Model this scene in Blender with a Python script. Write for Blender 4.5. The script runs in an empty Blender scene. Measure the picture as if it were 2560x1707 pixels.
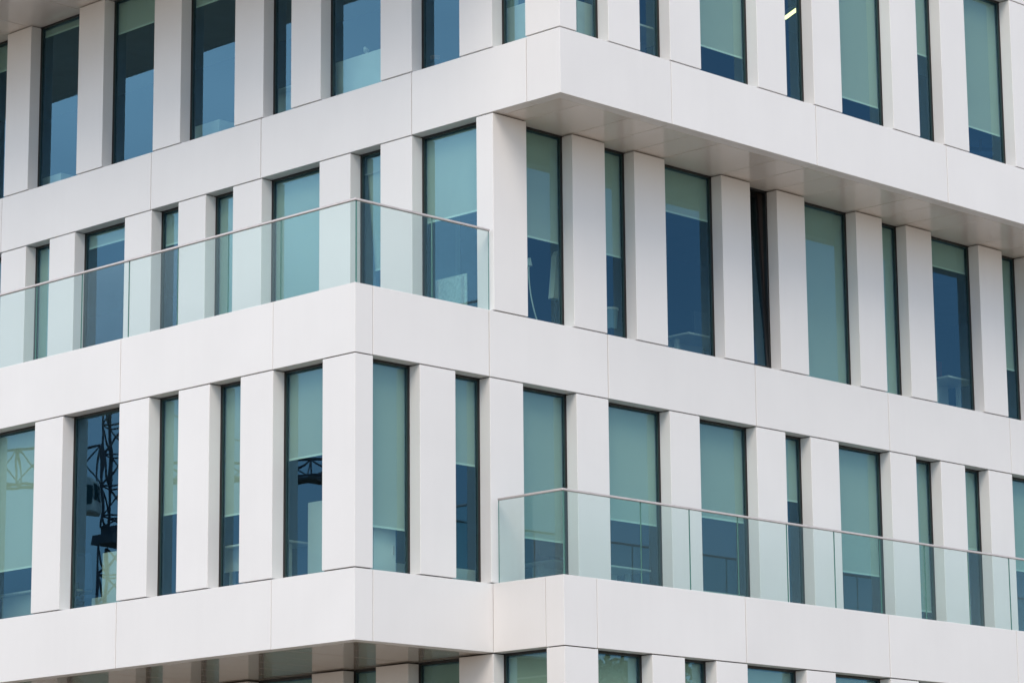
import bpy, bmesh, math, random
from mathutils import Vector, Matrix
random.seed(7)
SC = bpy.context.scene
COL = SC.collection
R = math.radians

# ------------------------------------------------------------------ camera
CAM_LOC = Vector((-25.5893, -28.0204, -5.0351))
YAW, PITCH, ROLL = R(44.5522), R(11.8193), R(-0.5167)
fwd = Vector((math.cos(YAW)*math.cos(PITCH), math.sin(YAW)*math.cos(PITCH), math.sin(PITCH)))
rgt = Vector((math.sin(YAW), -math.cos(YAW), 0))
upv = rgt.cross(fwd)
r2 = math.cos(ROLL)*rgt + math.sin(ROLL)*upv
u2 = -math.sin(ROLL)*rgt + math.cos(ROLL)*upv
cam_d = bpy.data.cameras.new('camera')
cam = bpy.data.objects.new('camera', cam_d)
COL.objects.link(cam)
M = Matrix((r2, u2, -fwd)).transposed().to_4x4()
M.translation = CAM_LOC
cam.matrix_world = M
cam_d.sensor_fit = 'HORIZONTAL'
cam_d.sensor_width = 36.0
cam_d.lens = 7536.58/2560*36.0
cam_d.clip_start = 0.5
cam_d.clip_end = 3000
SC.camera = cam

# ------------------------------------------------------------------ sky and sun
SUN_AZ = Vector((-1.0, -0.85))
SUN_EL = R(46)
world = bpy.data.worlds.new('World')
SC.world = world
world.use_nodes = True
nt = world.node_tree
N = nt.nodes
N.clear()
out = N.new('ShaderNodeOutputWorld')
bg = N.new('ShaderNodeBackground')
bg.inputs['Strength'].default_value = 0.14
sky = N.new('ShaderNodeTexSky')
sky.sky_type = 'NISHITA'
sky.sun_disc = False
sky.sun_elevation = SUN_EL
sky.sun_rotation = math.atan2(SUN_AZ.x, SUN_AZ.y)
sky.air_density = 1.0
sky.dust_density = 0.6
hsv = N.new('ShaderNodeHueSaturation')
hsv.inputs['Saturation'].default_value = 1.1
hsv.inputs['Value'].default_value = 0.55
nt.links.new(sky.outputs[0], hsv.inputs['Color'])
tc = N.new('ShaderNodeTexCoord')
mp = N.new('ShaderNodeMapping')
mp.inputs['Scale'].default_value = (1.0, 1.0, 2.6)
mp.inputs['Location'].default_value = (1.24642, 5.32373, 7.21415)
nz = N.new('ShaderNodeTexNoise')
nz.inputs['Scale'].default_value = 1.25
nz.inputs['Detail'].default_value = 5.0
nz.inputs['Roughness'].default_value = 0.52
rp = N.new('ShaderNodeValToRGB')
rp.color_ramp.elements[0].position = 0.40
rp.color_ramp.elements[0].color = (0.12, 0.12, 0.12, 1)
rp.color_ramp.elements[1].position = 0.62
rp.color_ramp.elements[1].color = (0.95, 0.95, 0.95, 1)
nz2 = N.new('ShaderNodeTexNoise')
nz2.inputs['Scale'].default_value = 3.6
nz2.inputs['Detail'].default_value = 4.0
cr = N.new('ShaderNodeValToRGB')
cr.color_ramp.elements[0].position = 0.30
cr.color_ramp.elements[0].color = (5.2, 6.0, 7.1, 1)
cr.color_ramp.elements[1].position = 0.72
cr.color_ramp.elements[1].color = (9.0, 9.6, 10.4, 1)
mx = N.new('ShaderNodeMix')
mx.data_type = 'RGBA'
nt.links.new(tc.outputs['Generated'], mp.inputs['Vector'])
nt.links.new(mp.outputs[0], nz.inputs['Vector'])
nt.links.new(mp.outputs[0], nz2.inputs['Vector'])
nt.links.new(nz.outputs[0], rp.inputs[0])
nt.links.new(nz2.outputs[0], cr.inputs[0])
nt.links.new(rp.outputs[0], mx.inputs[0])
nt.links.new(hsv.outputs[0], mx.inputs[6])
nt.links.new(cr.outputs[0], mx.inputs[7])
nt.links.new(mx.outputs[2], bg.inputs['Color'])
nt.links.new(bg.outputs[0], out.inputs['Surface'])

sun_d = bpy.data.lights.new('sun', 'SUN')
sun_d.energy = 1.2
sun_d.angle = R(30)
sun_d.color = (1.0, 0.84, 0.67)
sun = bpy.data.objects.new('sun', sun_d)
COL.objects.link(sun)
sd = Vector((SUN_AZ.x, SUN_AZ.y, 0)).normalized()*math.cos(SUN_EL) + Vector((0, 0, math.sin(SUN_EL)))
sun.rotation_euler = sd.to_track_quat('Z', 'Y').to_euler()

SC.render.engine = 'CYCLES'
SC.view_settings.view_transform = 'Standard'
SC.view_settings.look = 'None'
SC.view_settings.gamma = 1.0
SC.view_settings.use_curve_mapping = False
SC.view_settings.exposure = 0.72
SC.cycles.max_bounces = 10
SC.cycles.transparent_max_bounces = 24
SC.cycles.glossy_bounces = 4
SC.cycles.diffuse_bounces = 4


# ------------------------------------------------------------------ materials
def mat(name):
    m = bpy.data.materials.new(name)
    m.use_nodes = True
    m.node_tree.nodes.clear()
    o = m.node_tree.nodes.new('ShaderNodeOutputMaterial')
    return m, m.node_tree, o


def simple(name, col, rough=0.5, metal=0.0, var=0.06, scale=3.0, spec=0.5, rnd=0.0):
    """Principled surface with noise mottling and an optional shift per object."""
    m, t, o = mat(name)
    p = t.nodes.new('ShaderNodeBsdfPrincipled')
    p.inputs['Roughness'].default_value = rough
    p.inputs['Metallic'].default_value = metal
    p.inputs['Specular IOR Level'].default_value = spec
    g = t.nodes.new('ShaderNodeNewGeometry')
    n = t.nodes.new('ShaderNodeTexNoise')
    n.inputs['Scale'].default_value = scale
    n.inputs['Detail'].default_value = 4
    t.links.new(g.outputs['Position'], n.inputs['Vector'])
    mr = t.nodes.new('ShaderNodeMapRange')
    mr.inputs['From Min'].default_value = 0.3
    mr.inputs['From Max'].default_value = 0.7
    mr.inputs['To Min'].default_value = 1-var
    mr.inputs['To Max'].default_value = 1+var
    t.links.new(n.outputs[0], mr.inputs[0])
    val = mr.outputs[0]
    if rnd:
        oi = t.nodes.new('ShaderNodeObjectInfo')
        m2 = t.nodes.new('ShaderNodeMapRange')
        m2.inputs['To Min'].default_value = 1-rnd
        m2.inputs['To Max'].default_value = 1+rnd
        t.links.new(oi.outputs['Random'], m2.inputs[0])
        mu = t.nodes.new('ShaderNodeMath')
        mu.operation = 'MULTIPLY'
        t.links.new(val, mu.inputs[0])
        t.links.new(m2.outputs[0], mu.inputs[1])
        val = mu.outputs[0]
    vm = t.nodes.new('ShaderNodeVectorMath')
    vm.operation = 'SCALE'
    vm.inputs[0].default_value = col
    t.links.new(val, vm.inputs['Scale'])
    t.links.new(vm.outputs[0], p.inputs['Base Color'])
    t.links.new(p.outputs[0], o.inputs[0])
    return m


def panel_material(name, col, rough):
    """White coated cladding: slight shift from panel to panel, faint vertical rain marks, soft sheen."""
    m, t, o = mat(name)
    L = t.links.new
    p = t.nodes.new('ShaderNodeBsdfPrincipled')
    p.inputs['Roughness'].default_value = rough
    g = t.nodes.new('ShaderNodeNewGeometry')
    oi = t.nodes.new('ShaderNodeObjectInfo')
    mr = t.nodes.new('ShaderNodeMapRange')
    mr.inputs['To Min'].default_value = 0.982
    mr.inputs['To Max'].default_value = 1.012
    L(oi.outputs['Random'], mr.inputs[0])
    n1 = t.nodes.new('ShaderNodeTexNoise')
    n1.inputs['Scale'].default_value = 0.9
    n1.inputs['Detail'].default_value = 5
    L(g.outputs['Position'], n1.inputs['Vector'])
    m1 = t.nodes.new('ShaderNodeMapRange')
    m1.inputs['From Min'].default_value = 0.3
    m1.inputs['From Max'].default_value = 0.7
    m1.inputs['To Min'].default_value = 0.975
    m1.inputs['To Max'].default_value = 1.015
    L(n1.outputs[0], m1.inputs[0])
    mp_ = t.nodes.new('ShaderNodeMapping')
    mp_.inputs['Scale'].default_value = (5, 5, 0.3)
    L(g.outputs['Position'], mp_.inputs['Vector'])
    n2 = t.nodes.new('ShaderNodeTexNoise')
    n2.inputs['Scale'].default_value = 1.6
    n2.inputs['Detail'].default_value = 3
    L(mp_.outputs[0], n2.inputs['Vector'])
    m2 = t.nodes.new('ShaderNodeMapRange')
    m2.inputs['From Min'].default_value = 0.35
    m2.inputs['From Max'].default_value = 0.75
    m2.inputs['To Min'].default_value = 1.002
    m2.inputs['To Max'].default_value = 0.992
    L(n2.outputs[0], m2.inputs[0])
    a = t.nodes.new('ShaderNodeMath')
    a.operation = 'MULTIPLY'
    L(mr.outputs[0], a.inputs[0])
    L(m1.outputs[0], a.inputs[1])
    b = t.nodes.new('ShaderNodeMath')
    b.operation = 'MULTIPLY'
    L(a.outputs[0], b.inputs[0])
    L(m2.outputs[0], b.inputs[1])
    vm = t.nodes.new('ShaderNodeVectorMath')
    vm.operation = 'SCALE'
    vm.inputs[0].default_value = col
    L(b.outputs[0], vm.inputs['Scale'])
    L(vm.outputs[0], p.inputs['Base Color'])
    # slight oil-canning of the sheet
    n3 = t.nodes.new('ShaderNodeTexNoise')
    n3.inputs['Scale'].default_value = 1.3
    L(g.outputs['Position'], n3.inputs['Vector'])
    bp = t.nodes.new('ShaderNodeBump')
    bp.inputs['Strength'].default_value = 0.12
    bp.inputs['Distance'].default_value = 0.02
    L(n3.outputs[0], bp.inputs['Height'])
    L(bp.outputs[0], p.inputs['Normal'])
    L(p.outputs[0], o.inputs[0])
    return m


def glass_material(name, tint, refl_col, r0, wob=0.0, wob_scale=1.2):
    """Pane: tinted see-through sheet with a coloured mirror coating that grows towards grazing angles."""
    m, t, o = mat(name)
    L = t.links.new
    tr = t.nodes.new('ShaderNodeBsdfTransparent')
    tr.inputs[0].default_value = (*tint, 1)
    gl = t.nodes.new('ShaderNodeBsdfGlossy')
    gl.inputs['Color'].default_value = (*refl_col, 1)
    gl.inputs['Roughness'].default_value = 0.0
    lw = t.nodes.new('ShaderNodeLayerWeight')
    lw.inputs['Blend'].default_value = 0.5
    pw = t.nodes.new('ShaderNodeMath')
    pw.operation = 'POWER'
    pw.inputs[1].default_value = 5
    L(lw.outputs['Facing'], pw.inputs[0])
    ma = t.nodes.new('ShaderNodeMath')
    ma.operation = 'MULTIPLY_ADD'
    ma.inputs[1].default_value = 1-r0
    ma.inputs[2].default_value = r0
    L(pw.outputs[0], ma.inputs[0])
    mxs = t.nodes.new('ShaderNodeMixShader')
    L(ma.outputs[0], mxs.inputs[0])
    L(tr.outputs[0], mxs.inputs[1])
    L(gl.outputs[0], mxs.inputs[2])
    if wob:
        tcn = t.nodes.new('ShaderNodeTexCoord')
        oi = t.nodes.new('ShaderNodeObjectInfo')
        ad = t.nodes.new('ShaderNodeVectorMath')
        ad.operation = 'ADD'
        sc = t.nodes.new('ShaderNodeMath')
        sc.operation = 'MULTIPLY'
        sc.inputs[1].default_value = 40
        L(oi.outputs['Random'], sc.inputs[0])
        L(tcn.outputs['Object'], ad.inputs[0])
        L(sc.outputs[0], ad.inputs[1])
        n = t.nodes.new('ShaderNodeTexNoise')
        n.inputs['Scale'].default_value = wob_scale
        n.inputs['Detail'].default_value = 1
        L(ad.outputs[0], n.inputs['Vector'])
        bp = t.nodes.new('ShaderNodeBump')
        bp.inputs['Strength'].default_value = 1.0
        bp.inputs['Distance'].default_value = wob
        L(n.outputs[0], bp.inputs['Height'])
        L(bp.outputs[0], gl.inputs['Normal'])
    L(mxs.outputs[0], o.inputs[0])
    return m


def clear_material(name, tint):
    m, t, o = mat(name)
    tr = t.nodes.new('ShaderNodeBsdfTransparent')
    tr.inputs[0].default_value = (*tint, 1)
    t.links.new(tr.outputs[0], o.inputs[0])
    return m


def fabric_material(name, col):
    m, t, o = mat(name)
    L = t.links.new
    d = t.nodes.new('ShaderNodeBsdfDiffuse')
    tl = t.nodes.new('ShaderNodeBsdfTranslucent')
    ms = t.nodes.new('ShaderNodeMixShader')
    ms.inputs[0].default_value = 0.15
    tcn = t.nodes.new('ShaderNodeTexCoord')
    oi = t.nodes.new('ShaderNodeObjectInfo')
    n = t.nodes.new('ShaderNodeTexNoise')
    n.inputs['Scale'].default_value = 1.4
    L(tcn.outputs['Object'], n.inputs['Vector'])
    ad = t.nodes.new('ShaderNodeMath')
    ad.operation = 'ADD'
    L(n.outputs[0], ad.inputs[0])
    L(oi.outputs['Random'], ad.inputs[1])
    mr = t.nodes.new('ShaderNodeMapRange')
    mr.inputs['From Min'].default_value = 0.3
    mr.inputs['From Max'].default_value = 1.7
    mr.inputs['To Min'].default_value = 0.90
    mr.inputs['To Max'].default_value = 1.08
    L(ad.outputs[0], mr.inputs[0])
    vm = t.nodes.new('ShaderNodeVectorMath')
    vm.operation = 'SCALE'
    vm.inputs[0].default_value = col
    L(mr.outputs[0], vm.inputs['Scale'])
    L(vm.outputs[0], d.inputs['Color'])
    L(vm.outputs[0], tl.inputs['Color'])
    L(d.outputs[0], ms.inputs[1])
    L(tl.outputs[0], ms.inputs[2])
    L(ms.outputs[0], o.inputs[0])
    return m


def emit_material(name, col, s):
    m, t, o = mat(name)
    e = t.nodes.new('ShaderNodeEmission')
    e.inputs[0].default_value = (*col, 1)
    e.inputs[1].default_value = s
    t.links.new(e.outputs[0], o.inputs[0])
    return m


WHITE = panel_material('white_cladding', (0.80, 0.79, 0.785), 0.42)
SOFFIT = panel_material('soffit_cladding', (0.80, 0.755, 0.72), 0.13)
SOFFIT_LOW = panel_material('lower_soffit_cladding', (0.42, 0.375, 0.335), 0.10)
SEAL = simple('joint_sealant', (0.36, 0.33, 0.28), 0.8, var=0.15, scale=8)
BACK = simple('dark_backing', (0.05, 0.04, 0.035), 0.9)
FRAME = simple('dark_window_frame', (0.012, 0.014, 0.016), 0.35, var=0.1)
BEAD = simple('glazing_bead', (0.03, 0.06, 0.056), 0.35)
COAT = glass_material('coated_glass', (0.72, 0.86, 0.80), (0.31, 0.68, 0.97), 0.15, wob=0.00042, wob_scale=1.6)
INNER = clear_material('inner_glass', (0.96, 0.99, 0.98))
BALGLASS = glass_material('balustrade_glass', (0.895, 0.945, 0.935), (0.85, 1.0, 1.0), 0.034)
BALEDGE = simple('balustrade_glass_edge', (0.10, 0.24, 0.21), 0.15)
RAIL = simple('brushed_steel', (0.62, 0.57, 0.56), 0.42, metal=0.35, var=0.08, scale=14)
BLIND = fabric_material('blind_fabric', (0.555, 0.565, 0.51))
HEM = simple('blind_hem', (0.72, 0.78, 0.72), 0.45)
CURTAIN = fabric_material('curtain_fabric', (0.12, 0.13, 0.15))
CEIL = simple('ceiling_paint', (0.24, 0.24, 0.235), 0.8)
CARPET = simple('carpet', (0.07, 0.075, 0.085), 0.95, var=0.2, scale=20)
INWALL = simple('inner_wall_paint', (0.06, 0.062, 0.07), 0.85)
DESKW = simple('white_laminate', (0.70, 0.71, 0.68), 0.4)
DARKP = simple('dark_plastic', (0.03, 0.032, 0.038), 0.45)
BLUEP = simple('blue_fabric', (0.05, 0.10, 0.22), 0.8)
PALEBLUE = simple('pale_blue_plastic', (0.28, 0.42, 0.50), 0.4)
REDP = simple('red_board', (0.22, 0.03, 0.035), 0.6)
PAPER = simple('printed_paper', (0.62, 0.66, 0.66), 0.7, var=0.18, scale=26)
TERRA = simple('terracotta', (0.32, 0.15, 0.09), 0.8)
OLIVE = simple('olive_shade', (0.30, 0.33, 0.20), 0.7)
COATF = simple('pale_cloth', (0.66, 0.70, 0.64), 0.8)
BROWN = simple('brown_lining', (0.065, 0.048, 0.042), 0.6)
TUBE = emit_material('lamp_tube', (1.0, 0.95, 0.42), 1.6)
PAVE = simple('paving', (0.23, 0.18, 0.13), 0.85, var=0.2, scale=0.4)
STEEL = simple('crane_steel', (0.08, 0.09, 0.12), 0.6)
CABW = simple('cab_paint', (0.75, 0.74, 0.72), 0.5)
CABG = simple('cab_window', (0.02, 0.07, 0.08), 0.1)
REDSIGN = simple('red_sign', (0.8, 0.09, 0.04), 0.5)
CONC = simple('counterweight_concrete', (0.10, 0.10, 0.11), 0.9)
BARK = simple('bark', (0.08, 0.06, 0.045), 0.95, var=0.3, scale=9)
LEAF = simple('leaf', (0.055, 0.11, 0.035), 0.6, var=0.35, scale=1.2)


# ------------------------------------------------------------------ mesh helpers
class MB:
    """Collects shapes into one mesh."""
    def __init__(self):
        self.bm = bmesh.new()

    def box(self, a, b, mi=0, rot=None, org=None, bevel=0.0):
        a, b = Vector(a), Vector(b)
        c = (a+b)/2
        s = Vector((abs(b.x-a.x), abs(b.y-a.y), abs(b.z-a.z)))
        r = bmesh.ops.create_cube(self.bm, size=1.0)
        vs = r['verts']
        for v in vs:
            v.co = Vector((v.co.x*s.x, v.co.y*s.y, v.co.z*s.z))+c
        fs = set(f for v in vs for f in v.link_faces)
        if bevel:
            es = list(set(e for v in vs for e in v.link_edges))
            br = bmesh.ops.bevel(self.bm, geom=es, offset=bevel, segments=1, affect='EDGES', profile=0.5)
            vs = list(set(br['verts']) | set(v for f in br['faces'] for v in f.verts))
            fs = set(f for v in vs for f in v.link_faces)
        for f in fs:
            f.material_index = mi
        if rot is not None:
            bmesh.ops.rotate(self.bm, verts=list(set(v for f in fs for v in f.verts)), cent=org or c, matrix=rot)
        return fs

    def tube(self, p, q, r, n=6, r2=None, mi=0):
        p, q = Vector(p), Vector(q)
        d = q-p
        if d.length < 1e-6:
            return
        k = d.to_track_quat('Z', 'Y').to_matrix().to_4x4()
        k.translation = (p+q)/2
        g = bmesh.ops.create_cone(self.bm, cap_ends=True, segments=n, radius1=r, radius2=r if r2 is None else r2,
                                  depth=d.length, matrix=k)
        for f in set(f for v in g['verts'] for f in v.link_faces):
            f.material_index = mi

    def prism(self, poly, z0, z1, mi=0):
        lo = [self.bm.verts.new((x, y, z0)) for x, y in poly]
        hi = [self.bm.verts.new((x, y, z1)) for x, y in poly]
        n = len(poly)
        fs = [self.bm.faces.new(lo[::-1]), self.bm.faces.new(hi)]
        for i in range(n):
            fs.append(self.bm.faces.new((lo[i], lo[(i+1) % n], hi[(i+1) % n], hi[i])))
        bmesh.ops.recalc_face_normals(self.bm, faces=fs)
        for f in fs:
            f.material_index = mi

    def mesh(self, name, mats):
        me = bpy.data.meshes.new(name)
        self.bm.to_mesh(me)
        self.bm.free()
        for m in (mats if isinstance(mats, (list, tuple)) else [mats]):
            me.materials.append(m)
        return me


def link(name, me, parent=None, loc=(0, 0, 0)):
    o = bpy.data.objects.new(name, me)
    COL.objects.link(o)
    o.location = loc
    if parent is not None:
        o.parent = parent
    return o


def thing(name, label, cat, loc=(0, 0, 0), rz=0.0, group=None):
    o = link(name, None, None, loc)
    o.rotation_euler = (0, 0, rz)
    o['label'] = label
    o['category'] = cat
    if group:
        o['group'] = group
    return o


CACHE = {}


def panel_box(name, a, b, material, parent, bevel=0.004, kind=None):
    """A bevelled box from corner a to corner b; alike pieces share their mesh."""
    lo = Vector([min(i, j) for i, j in zip(a, b)])
    hi = Vector([max(i, j) for i, j in zip(a, b)])
    d = hi-lo
    k = (material.name, tuple(round(v, 3) for v in d), bevel)
    if k not in CACHE:
        m = MB()
        m.box((0, 0, 0), d, bevel=bevel)
        CACHE[k] = m.mesh(name, material)
    return link(name, CACHE[k], parent, lo)


# ------------------------------------------------------------------ ground
g = MB()
g.box((-900, -900, -7.2), (900, 900, -6.62))
gr = link('ground', g.mesh('ground', PAVE))
gr['kind'] = 'structure'

# ------------------------------------------------------------------ the building
H, BH = 3.697, 0.911
XB, YC, XG, YG = 2.535, 1.285, 2.468, 1.297
YE, XE = 16.0, 19.0            # how far the two fronts are built
DEP = 0.20                     # thickness of the cladding boxes
BLD = thing('office_building', 'white panelled office block with stacked shifted storeys and tall slit windows', 'building', (0, 0, -6.62))
OFF = Vector((0, 0, 6.62))


class Front:
    """Local frame of a front: s along it, d inwards, z up."""
    def __init__(self, side, plane):
        self.side, self.plane = side, plane

    def w(self, s, d, z):
        return Vector((self.plane+d, s, z)) if self.side == 'L' else Vector((s, self.plane+d, z))

    def box(self, name, s0, s1, d0, d1, z0, z1, m, parent=None, bevel=0.004):
        parent = parent or BLD
        o = OFF if parent is BLD else Vector((0, 0, 0))
        return panel_box(name, self.w(s0, d0, z0)+o, self.w(s1, d1, z1)+o, m, parent, bevel)


def extend(l, end):
    """Carry a measured list of openings on past the frame with the same module."""
    k = 0
    pat = [(0.65, 0.64), (0.65, 1.28), (0.65, 0.64), (0.65, 0.64), (0.65, 1.28)]
    while l[-1][1]+2.2 < end:
        p, w_ = pat[k % 5]
        k += 1
        s = l[-1][1]+p
        l.append((round(s, 3), round(s+w_, 3)))
    return l


# openings: (start, end) along the front, and blind bottom above the sill (None: no blind in view, 0: right down)
F3L = extend([(-0.637, 0.0), (0.644, 1.606), (2.252, 3.531), (4.185, 4.808), (5.470, 6.751), (7.414, 8.685), (9.340, 10.623), (11.270, 11.91)], YE)
F3R = extend([(2.867, 3.502), (4.146, 4.772), (5.424, 6.672), (7.323, 7.950), (8.606, 9.848), (10.505, 11.124), (11.767, 13.006), (13.66, 14.30)], XE)
F2L = extend([(0.321, 1.603), (2.253, 2.885), (3.547, 4.824), (5.478, 6.115), (6.761, 7.408), (8.067, 9.334), (9.992, 10.622), (11.29, 12.56)], YE)
F2R = extend([(3.191, 4.111), (4.780, 5.399), (6.057, 7.310), (7.963, 8.587), (9.241, 10.497), (11.151, 11.770), (12.428, 13.689), (14.336, 14.96)], XE)
F1L = extend([(0.624, 1.602), (2.262, 2.906), (3.565, 4.206), (4.861, 6.155), (6.814, 8.09)], YE)
F1R = extend([(0.313, 1.150), (1.799, 2.443), (3.080, 4.133), (4.778, 6.062), (6.705, 7.969), (8.635, 9.225), (9.894, 11.160), (11.813, 12.449), (13.088, 13.722), (14.360, 15.63)], XE)
F0L = extend([(-0.975, 0.0), (0.645, 1.629), (2.273, 2.933), (3.586, 4.951), (5.60, 6.24)], YE)
F0R = extend([(3.102, 4.156), (4.803, 5.448), (6.098, 7.371), (8.021, 9.290), (9.951, 10.60)], XE)
BL = {
    'F3L': [None, None, None, None, 2.22, 2.23, 2.62, 2.3],
    'F3R': [None, None, 0.49, None, 0.38, 1.47, 0.55, 1.2],
    'F2L': [1.54, 1.06, 0.02, 0.02, 2.24, 2.53, 0.02, None],
    'F2R': [1.23, 1.24, 2.10, 1.17, 0.02, 0.02, 2.32, 0.89],
    'F1L': [1.59, 0.99, 1.15, None, 0.74],
    'F1R': [0.60, 1.59, 0.72, 1.14, 1.37, 1.81, 0.86, 0.41, 1.50, 1.27],
    'F0L': [1.9, 0.4, 0.3, 0.2, 1.5],
    'F0R': [1.7, 0.9, 0.4, 0.8, 0.6],
}
FRONTS = {
    'F3L': (Front('L', XB), F3L, 2*H, -YC, YE), 'F3R': (Front('R', -YC), F3R, 2*H, XB, XE),
    'F2L': (Front('L', XB), F2L, H, 0.0, YE), 'F2R': (Front('R', 0.0), F2R, H, XB, XE),
    'F1L': (Front('L', 0.0), F1L, 0.0, 0.0, YE), 'F1R': (Front('R', 0.0), F1R, 0.0, 0.0, XE),
    'F0L': (Front('L', XG), F0L, -H, -YG, YE), 'F0R': (Front('R', -YG), F0R, -H, XG, XE),
}
GAP = 0.016


def make_window(fr, s0, s1, z0, z1, blind, tilt=False, setback=0.274):
    """Dark frame with glazing bead, pane behind it, roller blind with hem bar in the room."""
    w = MB()
    T, d0, d1 = 0.029, 0.203, 0.262
    e = 0.003
    s0, s1, z0, z1 = s0+e, s1-e, z0+e, z1-e

    def bar(a0, a1, c0, c1, dd0, dd1, mi=0):
        w.box(fr.w(a0, dd0, c0), fr.w(a1, dd1, c1), mi)
    bar(s0, s0+T, z0, z1, d0, d1)
    bar(s1-T, s1, z0, z1, d0, d1)
    bar(s0+T, s1-T, z0, z0+T, d0+.001, d1)
    bar(s0+T, s1-T, z1-T, z1, d0+.001, d1)
    a0, a1, c0, c1 = s0+T, s1-T, z0+T, z1-T
    if not tilt:
        t = 0.005
        bar(a0, a0+t, c0, c1, d0+.006, d0+.022, 1)
        bar(a1-t, a1, c0, c1, d0+.006, d0+.022, 1)
        bar(a0+t, a1-t, c0, c0+t, d0+.006, d0+.022, 1)
        bar(a0+t, a1-t, c1-t, c1, d0+.006, d0+.022, 1)
    fo = link('window', None, BLD)
    org = fr.w((s0+s1)/2, d0, z0)
    me = w.mesh('window', [FRAME, BEAD])
    me.transform(Matrix.Translation(-org))
    fo.data = me if False else None
    bpy.data.objects.remove(fo)
    fo = link('window', me, BLD, org+OFF)
    # pane
    p = MB()
    pd0, pd1 = d0+.022, d0+.046
    fs = p.box(fr.w(a0, pd0, c0), fr.w(a1, pd1, c1), 1)
    nrm = Vector((-1, 0, 0)) if fr.side == 'L' else Vector((0, -1, 0))
    p.bm.normal_update()
    for f in p.bm.faces:
        if f.normal.dot(nrm) > 0.9:
            f.material_index = 0
    pm = p.mesh('pane', [COAT, INNER])
    pc = fr.w((a0+a1)/2, pd0, c0)
    pm.transform(Matrix.Translation(-pc))
    if tilt:
        ang = R(3.1)
        q = MB()
        for (x0, x1, y0, y1) in ((a0, a0+.05, c0, c1), (a1-.05, a1, c0, c1), (a0+.05, a1-.05, c0, c0+.05), (a0+.05, a1-.05, c1-.05, c1)):
            q.box(fr.w(x0, d0+.004, y0), fr.w(x1, d0+.07, y1))
        so = q.mesh('sash', FRAME)
        so.transform(Matrix.Translation(-pc))
        sash = link('sash', so, fo, pc-org)
        sash.rotation_euler = (-ang, 0, 0) if fr.side == 'R' else (0, ang, 0)
        po = link('pane', pm, fo, pc-org)
        po.rotation_euler = sash.rotation_euler
        fo['label'] = 'narrow window with its sash tilted inwards at the top'
        hd = MB()
        hd.box((-.012, -.03, -.06), (.012, -.004, .06))
        link('handle', hd.mesh('handle', DARKP), fo, fr.w(a1-.03, d0+.17, c0+1.1)-org)
        jl = MB()
        jl.box(fr.w(s1-.03, d1+.002, z0), fr.w(s1-.002, .62, z1))
        jm = jl.mesh('jamb_lining', BROWN)
        jm.transform(Matrix.Translation(-org))
        link('jamb_lining', jm, fo)
    else:
        po = link('pane', pm, fo, pc-org)
    # blind
    if blind is not None:
        bd = setback if not tilt else 0.50
        zb = z0+blind
        b = MB()
        g_ = -0.012 if not tilt else 0.0
        b.box(fr.w(a0+g_, bd, zb+.02), fr.w(a1-g_, bd+.003, c1-.02))
        b.tube(fr.w(a0+g_, bd+.032, c1-.03), fr.w(a1-g_, bd+.032, c1-.03), .028, 10)
        bm_ = b.mesh('roller_blind', BLIND)
        bm_.transform(Matrix.Translation(-org))
        link('roller_blind', bm_, fo)
        h = MB()
        h.box(fr.w(a0+g_, bd-.005, zb-.006), fr.w(a1-g_, bd+.008, zb+.02))
        hm = h.mesh('hem_bar', HEM)
        hm.transform(Matrix.Translation(-org))
        link('hem_bar', hm, fo)
    return fo


for key, (fr, ops, z0, sa, se) in FRONTS.items():
    z1 = z0+H-BH
    bl = BL[key]
    for i, (a, b) in enumerate(ops):
        v = bl[i] if i < len(bl) else random.choice([0.5, 0.9, 1.4, 0.02])
        make_window(fr, a, b, z0, z1, v, tilt=(key == 'F2R' and i == 3), setback=.312 if (key == 'F2L' and i == 1) else .274)
    # piers between the openings
    for i in range(len(ops)):
        p0 = ops[i][1]
        p1 = ops[i+1][0] if i+1 < len(ops) else se
        fr.box('pier_panel', p0, p1, 0, DEP, z0+GAP, z1-GAP, WHITE)
        fr.box('pier_backing', p0+.002, p1-.002, DEP+.002, .30, z0-.01, z1+.01, BACK, bevel=0)
# corner piers
for (x0, x1, y0, y1, z0) in ((XG, 3.102, -YG, -0.975, -H), (0, .313, 0, .624, 0), (XB, 3.191, 0, .321, H), (XB, 2.867, -YC, -.637, 2*H)):
    z1 = z0+H-BH
    panel_box('corner_pier', Vector((x0, y0, z0+GAP))+OFF, Vector((x1, y1, z1-GAP))+OFF, WHITE, BLD)
    panel_box('pier_backing', Vector((x0+.03, y0+.03, z0-.01))+OFF, Vector((x1-.02, y1-.02, z1+.01))+OFF, BACK, BLD, 0)

# spandrel bands
JW = 0.014


def band_run(fr, s0, s1, seams, zb, first_gap=True):
    """Panels along one straight run of a band, split at the seams, a recessed seal in every joint."""
    pts = [s0]+[s for s in seams if s0 < s < s1]+[s1]
    zt = zb+BH
    for i in range(len(pts)-1):
        a = pts[i]+(JW/2 if (i > 0 or first_gap) else 0)
        b = pts[i+1]-(JW/2 if i+1 < len(pts)-1 else 0)
        fr.box('spandrel_panel', a, b, 0, DEP, zb, zt, WHITE)
        if i > 0 or first_gap:
            fr.box('joint_seal', pts[i]-JW/2+.0005, pts[i]+JW/2-.0005, .014, DEP-.01, zb+.004, zt-.004, SEAL, bevel=0)


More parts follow.
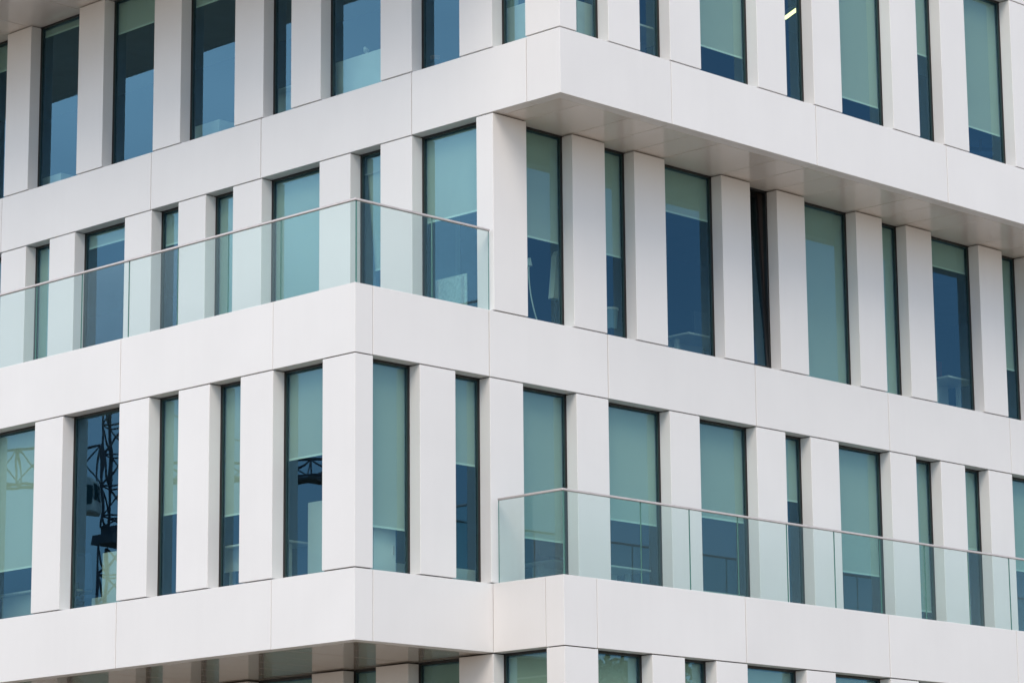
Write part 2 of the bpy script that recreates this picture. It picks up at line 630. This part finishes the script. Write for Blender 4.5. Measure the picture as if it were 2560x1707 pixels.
def band_corner(x0, y0, r, l, zb):
    """L-shaped corner panel: r along the right front, l along the left front."""
    m = MB()
    rr, ll = r-JW/2, l-JW/2
    m.prism([(0, 0), (rr, 0), (rr, DEP), (DEP, DEP), (DEP, ll), (0, ll)], 0, BH)
    es = [e for e in m.bm.edges if abs(e.verts[0].co.x) < 1e-6 and abs(e.verts[1].co.x) < 1e-6 and abs(e.verts[0].co.y) < 1e-6 and abs(e.verts[1].co.y) < 1e-6]
    bmesh.ops.bevel(m.bm, geom=es, offset=.005, segments=2, affect='EDGES', profile=.5)
    link('corner_spandrel_panel', m.mesh('corner_spandrel_panel', WHITE), BLD, Vector((x0, y0, zb))+OFF)


# band below the second row
zb = -BH
band_corner(0, 0, .3166, 1.605, zb)
band_run(Front('L', 0), 1.605, YE, [4.852, 8.10, 11.31, 14.5], zb)
band_run(Front('R', 0), .3166, XG+.19, [], zb)
band_run(Front('L', XG), -.968, -.009, [], zb)
band_corner(XG, -YG, 3.0946-XG, YG-.968, zb)
band_run(Front('R', -YG), 3.0946, XE, [6.0864, 9.2864, 12.45, 15.6], zb)
# band between second and third row
zb = H-BH
band_corner(0, 0, .3117, 1.6107, zb)
band_run(Front('L', 0), 1.6107, YE, [4.8578, 8.08, 11.3, 14.5], zb)
band_run(Front('R', 0), .3117, XE, [2.4397, 4.7839, 7.978, 11.16, 14.358, 17.5], zb)
# band between third and fourth row
zb = 2*H-BH
band_corner(XB, -YC, 4.778-XB, YC-.652, zb)
band_run(Front('L', XB), -.652, YE, [1.611, 4.852, 7.44, 11.31, 14.5], zb)
band_run(Front('R', -YC), 4.778, XE, [7.971, 11.162, 14.35, 17.5], zb)
# band above the fourth row
zb = 3*H-BH
band_corner(0, -YC, 1.60, 1.94, zb)
band_run(Front('L', 0), 1.94-YC, YE, [3.9, 7.1, 10.3, 13.5], zb)
band_run(Front('R', -YC), 1.60, XE, [4.778, 7.971, 11.162, 14.35, 17.5], zb)
# band below the first row
zb = -H-BH
band_corner(XG, -YG, 3.0946-XG, YG-.968, zb)
band_run(Front('L', XG), -.968, YE, [1.6, 4.85, 8.1, 11.3], zb)
band_run(Front('R', -YG), 3.0946, XE, [6.0864, 9.2864, 12.45, 15.6], zb)


def soffit(a0, a1, joints, b0, b1, z, along, m, joint_m):
    """Soffit boards between b0 and b1 across, split at the joints along x or y."""
    pts = [a0]+[j for j in joints if a0+.05 < j < a1-.05]+[a1]
    rec = .004 if m is SOFFIT_LOW else .008
    for j in pts[1:-1]:
        a, b = (Vector((b0, j-.0058, z+rec)), Vector((b1, j+.0058, z+.028))) if along == 'y' else (Vector((j-.0058, b0, z+rec)), Vector((j+.0058, b1, z+.028)))
        panel_box('joint_seal', a+OFF, b+OFF, joint_m, BLD, 0)
    for i in range(len(pts)-1):
        p, q = pts[i]+.006, pts[i+1]-.006
        z0_ = z+random.uniform(0.0005, 0.003)
        if along == 'y':
            panel_box('soffit_panel', Vector((b0, p, z0_))+OFF, Vector((b1, q, z+.03))+OFF, m, BLD, .0015)
        else:
            panel_box('soffit_panel', Vector((p, b0, z0_))+OFF, Vector((q, b1, z+.03))+OFF, m, BLD, .0015)


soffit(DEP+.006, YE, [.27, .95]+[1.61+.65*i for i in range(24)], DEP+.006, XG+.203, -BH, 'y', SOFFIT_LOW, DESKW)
soffit(XB+DEP+.006, XE, [3.17, 4.14, 4.79, 5.42, 6.04, 7.31, 7.96, 8.59, 9.24, 10.5, 11.15, 11.77, 12.43, 13.69, 14.33, 14.97, 15.6, 16.9, 17.5, 18.2],
       -YC+DEP+.006, .203, 2*H-BH, 'x', SOFFIT, BACK)
soffit(-YC+DEP+.006, YE, [-.3, .35, 1.6, 2.3, 3.55, 4.85, 5.55, 6.85, 8.15, 9.44, 10.73, 11.34, 12.6, 13.3, 14.6],
       DEP+.006, XB+.203, 3*H-BH, 'y', SOFFIT, BACK)


def slab(x0, y0, z, x1=XE, y1=YE, h0=.035, h1=.12):
    m = MB()
    m.box((0, 0, 0), (x1-x0, y1-y0, BH-h0-h1))
    m.bm.normal_update()
    for f in m.bm.faces:
        f.material_index = 1 if f.normal.z > .9 else 0
    link('floor_slab', m.mesh('floor_slab', [CEIL, CARPET]), BLD, Vector((x0, y0, z+h0))+OFF)


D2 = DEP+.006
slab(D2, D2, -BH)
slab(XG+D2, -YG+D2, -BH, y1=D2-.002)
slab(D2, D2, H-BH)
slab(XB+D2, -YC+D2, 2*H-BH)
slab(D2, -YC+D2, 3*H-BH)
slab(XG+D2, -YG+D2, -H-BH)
# inner core and added end walls keep each storey dark; dark plinth below
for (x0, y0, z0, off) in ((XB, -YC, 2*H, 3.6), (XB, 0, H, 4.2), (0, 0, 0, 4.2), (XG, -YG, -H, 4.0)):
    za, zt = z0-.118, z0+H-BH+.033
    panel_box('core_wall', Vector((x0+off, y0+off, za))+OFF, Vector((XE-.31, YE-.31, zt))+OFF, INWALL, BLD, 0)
    panel_box('added_end_wall', Vector((x0+.32, YE-.30, za))+OFF, Vector((XE, YE, zt))+OFF, INWALL, BLD, 0)
    panel_box('added_end_wall', Vector((XE-.30, y0+.32, za))+OFF, Vector((XE, YE-.302, zt))+OFF, INWALL, BLD, 0)
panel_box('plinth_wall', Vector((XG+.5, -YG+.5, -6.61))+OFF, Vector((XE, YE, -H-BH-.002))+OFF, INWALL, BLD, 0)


# ------------------------------------------------------------------ glass balustrades
def balustrade(runs, z):
    """runs: list of (front, offset inwards, list of joint positions, lower end, upper end of rail)."""
    rail = MB()
    T = .017
    for fr, d, js, r0, r1 in runs:
        rail.box(fr.w(r0, d-.014, z+1.105), fr.w(r1, d+.031, z+1.135), bevel=.006)
    ro = link('glass_balustrade', rail.mesh('glass_balustrade', RAIL), BLD, OFF)
    for fr, d, js, r0, r1 in runs:
        nrm = Vector((1, 0, 0)) if fr.side == 'L' else Vector((0, 1, 0))
        for a, b in zip(js[:-1], js[1:]):
            m = MB()
            m.box(fr.w(a+.003, d, z+.002), fr.w(b-.003, d+T, z+1.106), 1)
            m.bm.normal_update()
            for f in m.bm.faces:
                if abs(f.normal.dot(nrm)) > .9:
                    f.material_index = 0
            link('glass_panel', m.mesh('glass_panel', [BALGLASS, BALEDGE]), ro)


balustrade([(Front('L', 0), .045, [.045, 1.52, 2.60, 3.68, 4.76, 5.84, 6.92, 8.0, 9.08, 10.16, 11.24, 12.32, 13.4], .031, 13.4),
            (Front('R', 0), .045, [.070, 1.425, 2.492], .0765, 2.497)], H)
balustrade([(Front('L', XG), .045, [-YG+.045, -.066], -YG+.031, -.066),
            (Front('R', -YG), .045, [XG+.070, 4.027, 5.01, 6.02, 7.08, 8.14, 9.20, 10.27, 11.35, 12.40, 13.46, 14.52, 15.58, 16.64, 17.7], XG+.0765, 17.7)], 0)


# ------------------------------------------------------------------ things in the rooms
def at(key, s, d):
    """A point on the room floor behind a front, and the turn that faces the front."""
    fr, ops, z0, _, _ = FRONTS[key]
    v = fr.w(s, d, z0-.118)
    return v, (R(90) if fr.side == 'L' else 0.0)


def desk(key, s, d, wd, label, h=.74, dp=.7):
    v, rz = at(key, s, d)
    t = thing('desk', label, 'desk', v, rz, 'white desks behind the windows')
    m = MB()
    m.box((-wd/2, -dp/2, h-.028), (wd/2, dp/2, h), bevel=.004)
    link('desk_top', m.mesh('desk_top', DESKW), t)
    lm = MB()
    lm.box((-.03, -.03, .02), (.03, .03, h-.029))
    lm.box((-.05, -.28, 0), (.05, .28, .02))
    me = lm.mesh('leg', DESKW)
    for sx in (-1, 1):
        link('leg', me, t, (sx*(wd/2-.12), 0, 0))
    b = MB()
    b.box((-wd/2+.151, .18, h-.33), (wd/2-.151, .195, h-.03))
    link('modesty_panel', b.mesh('modesty_panel', DESKW), t)
    return t


def cabinet(key, s, d, wd, h, label, dp=.42, doors=2):
    v, rz = at(key, s, d)
    t = thing('cabinet', label, 'cabinet', v, rz, 'white cabinets behind the windows')
    m = MB()
    m.box((-wd/2, -dp/2+.02, 0), (wd/2, dp/2, h), bevel=.004)
    link('carcass', m.mesh('carcass', DESKW), t)
    n = max(1, doors)
    for i in range(n):
        a = -wd/2+i*wd/n+.004
        b = -wd/2+(i+1)*wd/n-.004
        q = MB()
        q.box((a, -dp/2, .05), (b, -dp/2+.018, h-.03))
        dr = link('door', q.mesh('door', DESKW), t)
        k = MB()
        k.box((b-.05, -dp/2-.02, h*.5-.06), (b-.035, -dp/2-.001, h*.5+.06))
        link('handle', k.mesh('handle', RAIL), dr)
    return t


def screen_panel(key, s, d, wd, h, label):
    v, rz = at(key, s, d)
    t = thing('partition_screen', label, 'screen', v, rz, 'pale screens in the lower left windows')
    m = MB()
    m.box((-wd/2, -.02, .06), (wd/2, .02, h), bevel=.005)
    link('screen_board', m.mesh('screen_board', DESKW), t)
    for sx in (-1, 1):
        f = MB()
        f.box((sx*(wd/2-.08)-.025, -.2, 0), (sx*(wd/2-.08)+.025, .2, .03))
        f.box((sx*(wd/2-.08)-.015, -.015, .03), (sx*(wd/2-.08)+.015, .015, .062))
        link('foot', f.mesh('foot', RAIL), t)
    return t


def chair(key, s, d, rz2, label, m_=None):
    v, rz = at(key, s, d)
    t = thing('office_chair', label, 'chair', v, rz+rz2, 'office chairs behind the windows')
    m = MB()
    m.box((-.24, -.23, .44), (.24, .23, .52), bevel=.03)
    link('seat', m.mesh('seat', m_ or BLUEP), t)
    b = MB()
    b.box((-.23, .20, .58), (.23, .26, 1.12), bevel=.028, rot=Matrix.Rotation(R(-8), 3, 'X'))
    link('backrest', b.mesh('backrest', m_ or BLUEP), t)
    p = MB()
    p.tube((0, 0, .09), (0, 0, .44), .03, 8)
    p.tube((0, .2, .48), (0, .25, .7), .02, 6)
    for i in range(5):
        a = i*math.tau/5
        p.tube((0, 0, .1), (.3*math.cos(a), .3*math.sin(a), .05), .02, 6)
        p.tube((.3*math.cos(a), .3*math.sin(a)-.02, .03), (.3*math.cos(a), .3*math.sin(a)+.02, .03), .03, 8)
    link('base', p.mesh('base', DARKP), t)
    return t


def monitor(key, s, d, h, label, wd=.55):
    v, rz = at(key, s, d)
    t = thing('monitor', label, 'monitor', v+Vector((0, 0, h)), rz, 'monitors on the desks')
    m = MB()
    m.box((-wd/2, -.02, .12), (wd/2, .02, .46), bevel=.006)
    link('screen', m.mesh('screen', DARKP), t)
    b = MB()
    b.box((-.1, -.08, 0), (.1, .08, .012))
    b.box((-.02, .02, .012), (.02, .035, .3))
    link('stand', b.mesh('stand', DARKP), t)
    return t


# second row, left front
screen_panel('F1L', 5.62, .72, .94, .985, 'pale screen in the window that mirrors the crane mast')
cabinet('F1L', 6.15, 1.2, 1.1, .42, 'low white cabinet beside the pale screen in the crane window', doors=3)
desk('F1L', 2.70, .75, 1.40, 'white desk behind the narrow window two left of the block corner')
screen_panel('F1L', 1.22, .65, .78, 1.19, 'tall pale screen behind the first window left of the lower block corner')
desk('F1L', 7.9, .95, 1.6, 'white desk behind the window at the lower left edge', h=.6)
chair('F1L', 7.25, 1.3, .4, 'dark blue chair beside the desk at the lower left edge')
# second row, right front
cabinet('F1R', .70, .62, .80, .95, 'tall white cabinet behind the first window right of the lower block corner', doors=2)
cabinet('F1R', 1.36, .85, .48, .36, 'low white drawer unit beside the tall white cabinet', doors=1)
chair('F1R', 1.75, 1.9, .5, 'dark chair behind the low white drawer unit', DARKP)
cabinet('F1R', 2.58, .75, .70, .37, 'low white cabinet behind the narrow window left of the lower balcony', doors=1)
desk('F1R', 4.75, .95, 1.0, 'white desk behind the corner end of the lower glass balustrade', h=.66)
monitor('F1R', 4.7, 1.05, .66, 'dark monitor on the desk at the corner end of the lower balustrade')
desk('F1R', 5.75, .95, 1.05, 'white desk behind the second wide window of the lower balcony', h=.69)
desk('F1R', 7.9, 1.0, 1.3, 'white desk behind the third wide window of the lower balcony', h=.5)
cabinet('F1R', 9.2, .8, .8, .34, 'low white cabinet behind a narrow window at the middle of the lower balcony', doors=1)
cabinet('F1R', 14.1, .8, .8, .36, 'low white cabinet behind a narrow window at the right end of the lower balcony', doors=1)
# third row, left front
v, rz = at('F2L', 1.46, .62)
pb = thing('notice_board', 'pale notice board with printed sheets behind the corner window of the upper balcony', 'notice board', v, rz)
m = MB()
m.box((-.31, -.012, .10), (.31, .012, .93), bevel=.004)
link('board', m.mesh('board', PAPER), pb)
for i in range(5):
    for j in range(3):
        m = MB()
        m.box((-.27+j*.19, -.016, .2+i*.14), (-.11+j*.19, -.0125, .31+i*.14))
        link('sheet', m.mesh('sheet', PALEBLUE if (i+j) % 2 else DESKW), pb)
m = MB()
for sx in (-.25, .25):
    m.box((sx-.02, .013, 0), (sx+.02, .04, .9))
link('stand', m.mesh('stand', RAIL), pb)
panel_box('partition_wall', Vector((XB+1.55, 2.33, H-.118))+OFF, Vector((XB+1.65, 3.7, 2*H-BH+.03))+OFF, PALEBLUE, BLD, 0)
desk('F2L', 9.9, 1.0, 1.8, 'white desk behind the wide window at the left end of the upper balcony', h=1.05)
desk('F2L', 8.1, 1.0, 1.3, 'white desk behind the narrow window halfway along the upper balcony', h=1.02)
v, rz = at('F2L', 2.60, .282)
ct = thing('curtain', 'dark curtain gathered sideways behind the narrow window at the upper balcony corner', 'curtain', v, rz)
m = MB()
n, rows = 12, 10
grid = []
for j in range(rows+1):
    f = j/rows
    z_ = 2.6*f
    half = .02+.15*(1-f)**1.1
    cx = .26-half
    grid.append([m.bm.verts.new((cx+half*(2*i/n-1), .012*math.sin(i*2.1), z_)) for i in range(n+1)])
for j in range(rows):
    for i in range(n):
        m.bm.faces.new((grid[j][i], grid[j][i+1], grid[j+1][i+1], grid[j+1][i]))
bmesh.ops.solidify(m.bm, geom=m.bm.faces[:], thickness=.004)
link('drape', m.mesh('drape', CURTAIN), ct)
m = MB()
m.tube((-.28, 0, 2.62), (.28, 0, 2.62), .010, 8)
link('rod', m.mesh('rod', RAIL), ct)
# third row, right front
v, rz = at('F2R', 4.46, .62)
ck = thing('coat', 'pale coat hanging behind the first window right of the upper balcony', 'coat', v, rz)
m = MB()
for z_a, z_b, wa, wb in ((.66, 1.0, .17, .13), (1.0, 1.28, .13, .10), (1.28, 1.36, .10, .05)):
    p = [(-wa, -.05), (wa, -.05), (wa, .05), (-wa, .05)]
    q = [(-wb, -.05), (wb, -.05), (wb, .05), (-wb, .05)]
    lo = [m.bm.verts.new((x, y, z_a)) for x, y in p]
    hi = [m.bm.verts.new((x, y, z_b)) for x, y in q]
    m.bm.faces.new(lo[::-1])
    m.bm.faces.new(hi)
    for i in range(4):
        m.bm.faces.new((lo[i], lo[(i+1) % 4], hi[(i+1) % 4], hi[i]))
link('cloth', m.mesh('cloth', COATF), ck)
m = MB()
for i in range(8):
    a, b = math.pi*i/8, math.pi*(i+1)/8
    m.tube((.05*math.cos(a), -.06, .92+.05*math.sin(a)), (.05*math.cos(b), -.06, .92+.05*math.sin(b)), .008, 5)
link('strap', m.mesh('strap', DARKP), ck)
m = MB()
m.tube((0, .07, 0), (0, .07, 1.4), .015, 6)
m.tube((0, .07, 1.36), (0, -.01, 1.36), .01, 6)
m.box((-.2, -.1, 0), (.2, .25, .02))
link('coat_stand', m.mesh('coat_stand', DARKP), ck)
v, rz = at('F2R', 3.69, .6)
lp = thing('floor_lamp', 'thin curved pale floor lamp in the window with the pale coat', 'lamp', v, rz)
m = MB()
prev = None
for i in range(13):
    f = i/12
    p = Vector((.42-.62*f+.34*f*f, 0, .06+1.0*f))
    if prev is not None:
        m.tube(prev, p, .010, 6)
    prev = p
link('stem', m.mesh('stem', COATF), lp)
m = MB()
m.tube((.42, 0, 0), (.42, 0, .03), .14, 16)
link('base', m.mesh('base', DARKP), lp)
m = MB()
m.tube((.14, 0, 1.05), (.14, 0, 1.16), .05, 12, .03)
link('shade', m.mesh('shade', COATF), lp)
v, rz = at('F2R', 5.52, .62)
bn = thing('waste_bin', 'pale blue plastic bin behind the second window right of the upper balcony', 'bin', v, rz)
m = MB()
m.tube((0, 0, .36), (0, 0, .68), .085, 16, .11)
link('body', m.mesh('body', PALEBLUE), bn)
m = MB()
m.tube((0, 0, .67), (0, 0, .70), .118, 16)
link('rim', m.mesh('rim', DESKW), bn)
m = MB()
m.box((-.2, -.2, .0), (.2, .2, .358))
link('plinth', m.mesh('plinth', DARKP), bn)
chair('F2R', 7.45, 1.5, .7, 'dark office chair behind the first wide window under the long soffit')
desk('F2R', 7.75, .95, 1.1, 'white desk behind the first wide window under the long soffit', h=.60)
monitor('F2R', 8.05, 1.0, .60, 'dark monitor on the desk behind the first wide window under the soffit')
desk('F2R', 9.1, 1.3, .9, 'white desk behind the window with the tilted sash')
desk('F2R', 13.85, .85, .85, 'white pedestal table behind the wide window near the right edge', h=.77)
v, rz = at('F2R', 14.3, 1.5)
rb = thing('display_board', 'dark red upright display board beside the white pedestal table', 'board', v, rz)
m = MB()
m.box((-.3, -.02, .1), (.3, .02, 1.3), bevel=.004)
link('board', m.mesh('board', REDP), rb)
m = MB()
m.box((-.3, -.2, 0), (.3, .2, .04))
m.box((-.03, -.015, .04), (.03, .015, .101))
link('foot', m.mesh('foot', DARKP), rb)
# fourth row, left front
cabinet('F3L', 3.3, .62, 1.9, .80, 'long white cabinet behind the window with the small desk lamp', doors=4)
v, rz = at('F3L', 3.17, .62)
dl = thing('desk_lamp', 'small white desk lamp on the long white cabinet', 'lamp', v+Vector((0, 0, .80)), rz)
m = MB()
m.tube((0, 0, 0), (0, 0, .015), .06, 14)
link('base', m.mesh('base', DESKW), dl)
m = MB()
m.tube((0, 0, .015), (.05, 0, .13), .008, 6)
link('arm', m.mesh('arm', DESKW), dl)
m = MB()
m.tube((.05, 0, .13), (.09, 0, .19), .045, 12, .02)
link('shade', m.mesh('shade', DESKW), dl)
v, rz = at('F3L', 1.77, .62)
fp = thing('side_table', 'small dark side table behind the third window left of the upper corner', 'table', v, rz)
m = MB()
m.box((-.2, -.2, .37), (.2, .2, .40))
link('table_top', m.mesh('table_top', DARKP), fp)
m = MB()
m.tube((0, 0, 0), (0, 0, .37), .03, 8)
link('leg', m.mesh('leg', DARKP), fp)
pt = thing('flower_pot', 'small terracotta pot on the dark side table', 'pot', v+Vector((0, 0, .401)), rz)
m = MB()
m.tube((0, 0, 0), (0, 0, .10), .05, 14, .065)
link('body', m.mesh('body', TERRA), pt)
m = MB()
m.tube((0, 0, .09), (0, 0, .12), .072, 14)
link('rim', m.mesh('rim', TERRA), pt)
cabinet('F3L', .0, .62, .70, .80, 'white cabinet behind the window just left of the upper corner', doors=2)
v, rz = at('F3L', .21, .62)
ol = thing('table_lamp', 'olive drum lamp on the white cabinet at the upper corner', 'lamp', v+Vector((0, 0, .80)), rz)
m = MB()
m.tube((0, 0, .05), (0, 0, .25), .085, 18)
link('shade', m.mesh('shade', OLIVE), ol)
m = MB()
m.tube((0, 0, 0), (0, 0, .05), .05, 14)
link('base', m.mesh('base', DARKP), ol)
cabinet('F3R', 3.62, .62, .60, .78, 'white cabinet behind the window just right of the upper corner', doors=1)
desk('F3L', 5.3, .9, 1.2, 'white desk behind the narrow dark window on the top row')
cabinet('F3L', 10.75, .7, .7, .46, 'low white cabinet behind the wide window at the top left', doors=2)
cabinet('F3L', 7.1, .9, .9, .62, 'white cabinet behind the third wide window of the top row from the left', doors=2)
v, rz = at('F3L', 8.9, 1.6)
rd = thing('banner_stand_in', 'dark red cloth standing in for a banner reflection in the second wide window at the top left', 'banner', v, rz)  # cloth added in the room in place of a mirrored red banner
m = MB()
m.box((-.45, -.006, 2.15), (.45, .006, 2.62))
link('cloth', m.mesh('cloth', REDP), rd)
m = MB()
m.tube((-.48, 0, 2.63), (.48, 0, 2.63), .012, 6)
for sx in (-.4, .4):
    m.tube((sx, 0, 2.63), (sx, 0, 2.93), .006, 5)
link('rod', m.mesh('rod', DARKP), rd)
# fourth row, right front
desk('F3R', 5.0, .8, 1.0, 'white desk behind the second narrow window right of the upper corner')
chair('F3R', 13.1, .85, 2.6, 'dark blue office chair in the wide window at the upper right')
v, rz = at('F3R', 9.27, 1.5)
tl = thing('pendant_lamp', 'lit linear lamp glowing in the dark narrow window on the top row', 'lamp', v+Vector((0, 0, 2.19)), rz)
k = Matrix.Rotation(R(-35), 3, 'Y')
m = MB()
m.box((-.20, -.05, .01), (.20, .05, .05), rot=k, org=Vector((0, 0, 0)))
link('housing', m.mesh('housing', DESKW), tl)
m = MB()
m.box((-.19, -.045, -.05), (.19, .045, .009), rot=k, org=Vector((0, 0, 0)))
link('diffuser', m.mesh('diffuser', TUBE), tl)
m = MB()
m.tube((0, 0, .07), (0, 0, .78), .004, 5)
link('cable', m.mesh('cable', DARKP), tl)

# ------------------------------------------------------------------ things across the way, seen mirrored in the panes
jd = Vector((-.59, -.807, 0))
nd = Vector((.807, -.59, 0))
MC = Vector((-96.6, 129.6, -6.62))
cr_ = thing('tower_crane', 'dark lattice tower crane mirrored in the tall window at the lower left', 'crane', MC)


def lattice(mb, p, q, n, w1, h_, r=.09):
    """Four-chord lattice girder from p to q, w1 wide and h_ high, upright girders use both as widths."""
    p, q = Vector(p), Vector(q)
    d = (q-p)/n
    if abs(d.normalized().z) > .5:
        a, b = jd*w1/2, nd*w1/2
        cs = [a+b, a-b, -a-b, -a+b]
    else:
        a, b = nd*w1/2, Vector((0, 0, h_/2))
        cs = [a-b, -a-b, b]
    m_ = len(cs)
    for c in cs:
        mb.tube(p+c, q+c, r, 5)
    for i in range(n):
        x, y = p+d*i, p+d*(i+1)
        for j in range(m_):
            c, e = cs[j], cs[(j+1) % m_]
            mb.tube(x+c, x+e, r*.6, 4)
            mb.tube(x+c, y+e, r*.6, 4)


m = MB()
lattice(m, (0, 0, 0), (0, 0, 29.4), 15, 1.9, 1.9, .11)
link('mast', m.mesh('mast', STEEL), cr_)
m = MB()
m.box((-1.2, -1.2, 29.45), (1.2, 1.2, 30.1))
m.tube((0, 0, 30.1), (0, 0, 30.6), .95, 12)
lattice(m, (0, 0, 30.6), (0, 0, 31.4), 1, 1.6, 1.6, .10)
lattice(m, (0, 0, 31.4), (0, 0, 39.5), 4, 1.6, 1.6, .10)
link('slewing_tower', m.mesh('slewing_tower', STEEL), cr_)
m = MB()
lattice(m, jd*-1.2+Vector((0, 0, 34.9)), jd*-46+Vector((0, 0, 34.9)), 24, 1.5, 2.5, .10)
link('jib', m.mesh('jib', STEEL), cr_)
m = MB()
lattice(m, jd*1.2+Vector((0, 0, 34.2)), jd*15+Vector((0, 0, 34.2)), 7, 1.5, 1.2, .10)
link('counter_jib', m.mesh('counter_jib', STEEL), cr_)
m = MB()
m.box((-1.2, -.9, 33.25), (1.2, .9, 33.45), rot=Matrix.Rotation(math.atan2(jd.y, jd.x), 3, 'Z'), org=Vector((0, 0, 0)))
bmesh.ops.translate(m.bm, verts=m.bm.verts[:], vec=jd*12.5)
link('counterweight', m.mesh('counterweight', CONC), cr_)
m = MB()
rot_ = Matrix.Rotation(math.atan2(nd.y, nd.x), 3, 'Z')
m.box((-1.0, -.85, 31.5), (1.0, .85, 33.7), rot=rot_, org=Vector((0, 0, 0)), bevel=.12)
bmesh.ops.translate(m.bm, verts=m.bm.verts[:], vec=jd*-1.9+nd*1.2)
cab = link('cab', m.mesh('cab', CABW), cr_)
m = MB()
m.box((-.7, -.87, 32.3), (.9, .87, 33.4), rot=rot_, org=Vector((0, 0, 0)))
m.box((1.001, -.8, 32.0), (1.03, .15, 33.2), rot=rot_, org=Vector((0, 0, 0)))
bmesh.ops.translate(m.bm, verts=m.bm.verts[:], vec=jd*-1.9+nd*1.2)
link('cab_window', m.mesh('cab_window', CABG), cab)
m = MB()
m.box((1.035, .05, 31.55), (1.06, .75, 32.25), rot=rot_, org=Vector((0, 0, 0)))
bmesh.ops.translate(m.bm, verts=m.bm.verts[:], vec=jd*-1.9+nd*1.2)
link('cab_sign', m.mesh('cab_sign', REDSIGN), cab)
m = MB()
top = Vector((0, 0, 39.5))
m.tube(top, jd*-30+Vector((0, 0, 36.1)), .05, 4)
m.tube(top, jd*12+Vector((0, 0, 34.8)), .05, 4)
link('tie_bar', m.mesh('tie_bar', STEEL), cr_)


def tree(loc, h, cr, label, seed):
    rnd = random.Random(seed)
    t = thing('broadleaf_tree', label, 'tree', loc, 0, 'trees mirrored in the bottom row')
    m = MB()
    m.tube((0, 0, 0), (0, 0, h*.45), .24, 10, .17)
    limbs = []
    for i in range(9):
        a = i*2.4+rnd.random()
        z0_ = h*(.3+.05*i)
        e = Vector((math.cos(a)*cr*.6, math.sin(a)*cr*.6, min(z0_+h*.28, h*.92)))
        b0 = Vector((0, 0, min(z0_, h*.45)))
        m.tube(b0, e, .09, 6, .03)
        limbs.append((b0, e))
    m.tube((0, 0, h*.45), (0, 0, h*.9), .17, 8, .03)
    link('trunk', m.mesh('trunk', BARK), t)
    vs, fs = [], []
    clumps = [l[1] for l in limbs]+[Vector((rnd.uniform(-.6, .6)*cr, rnd.uniform(-.6, .6)*cr, h*rnd.uniform(.42, .95))) for _ in range(40)]
    for c in clumps:
        rad = rnd.uniform(.55, 1.0)*cr*.36
        for _ in range(330):
            d = Vector((rnd.gauss(0, 1), rnd.gauss(0, 1), rnd.gauss(0, .8)))*rad*.5
            p = c+d
            s = rnd.uniform(.06, .12)
            a = Vector((rnd.uniform(-1, 1), rnd.uniform(-1, 1), rnd.uniform(-1, 1))).normalized()
            b = a.orthogonal().normalized()
            k_ = len(vs)
            vs += [p-a*s, p+b*s*.55, p+a*s, p-b*s*.55]
            fs.append((k_, k_+1, k_+2, k_+3))
    me = bpy.data.meshes.new('crown')
    me.from_pydata([tuple(v) for v in vs], [], fs)
    me.materials.append(LEAF)
    link('crown', me, t)
    return t


tree((-15.1, 16.7, -6.62), 8.7, 2.6, 'green leafy tree mirrored in the left facing window of the bottom row', 3)
tree((21.9, -18.0, -6.62), 8.6, 2.3, 'green leafy tree mirrored in the first right facing window of the bottom row', 5)
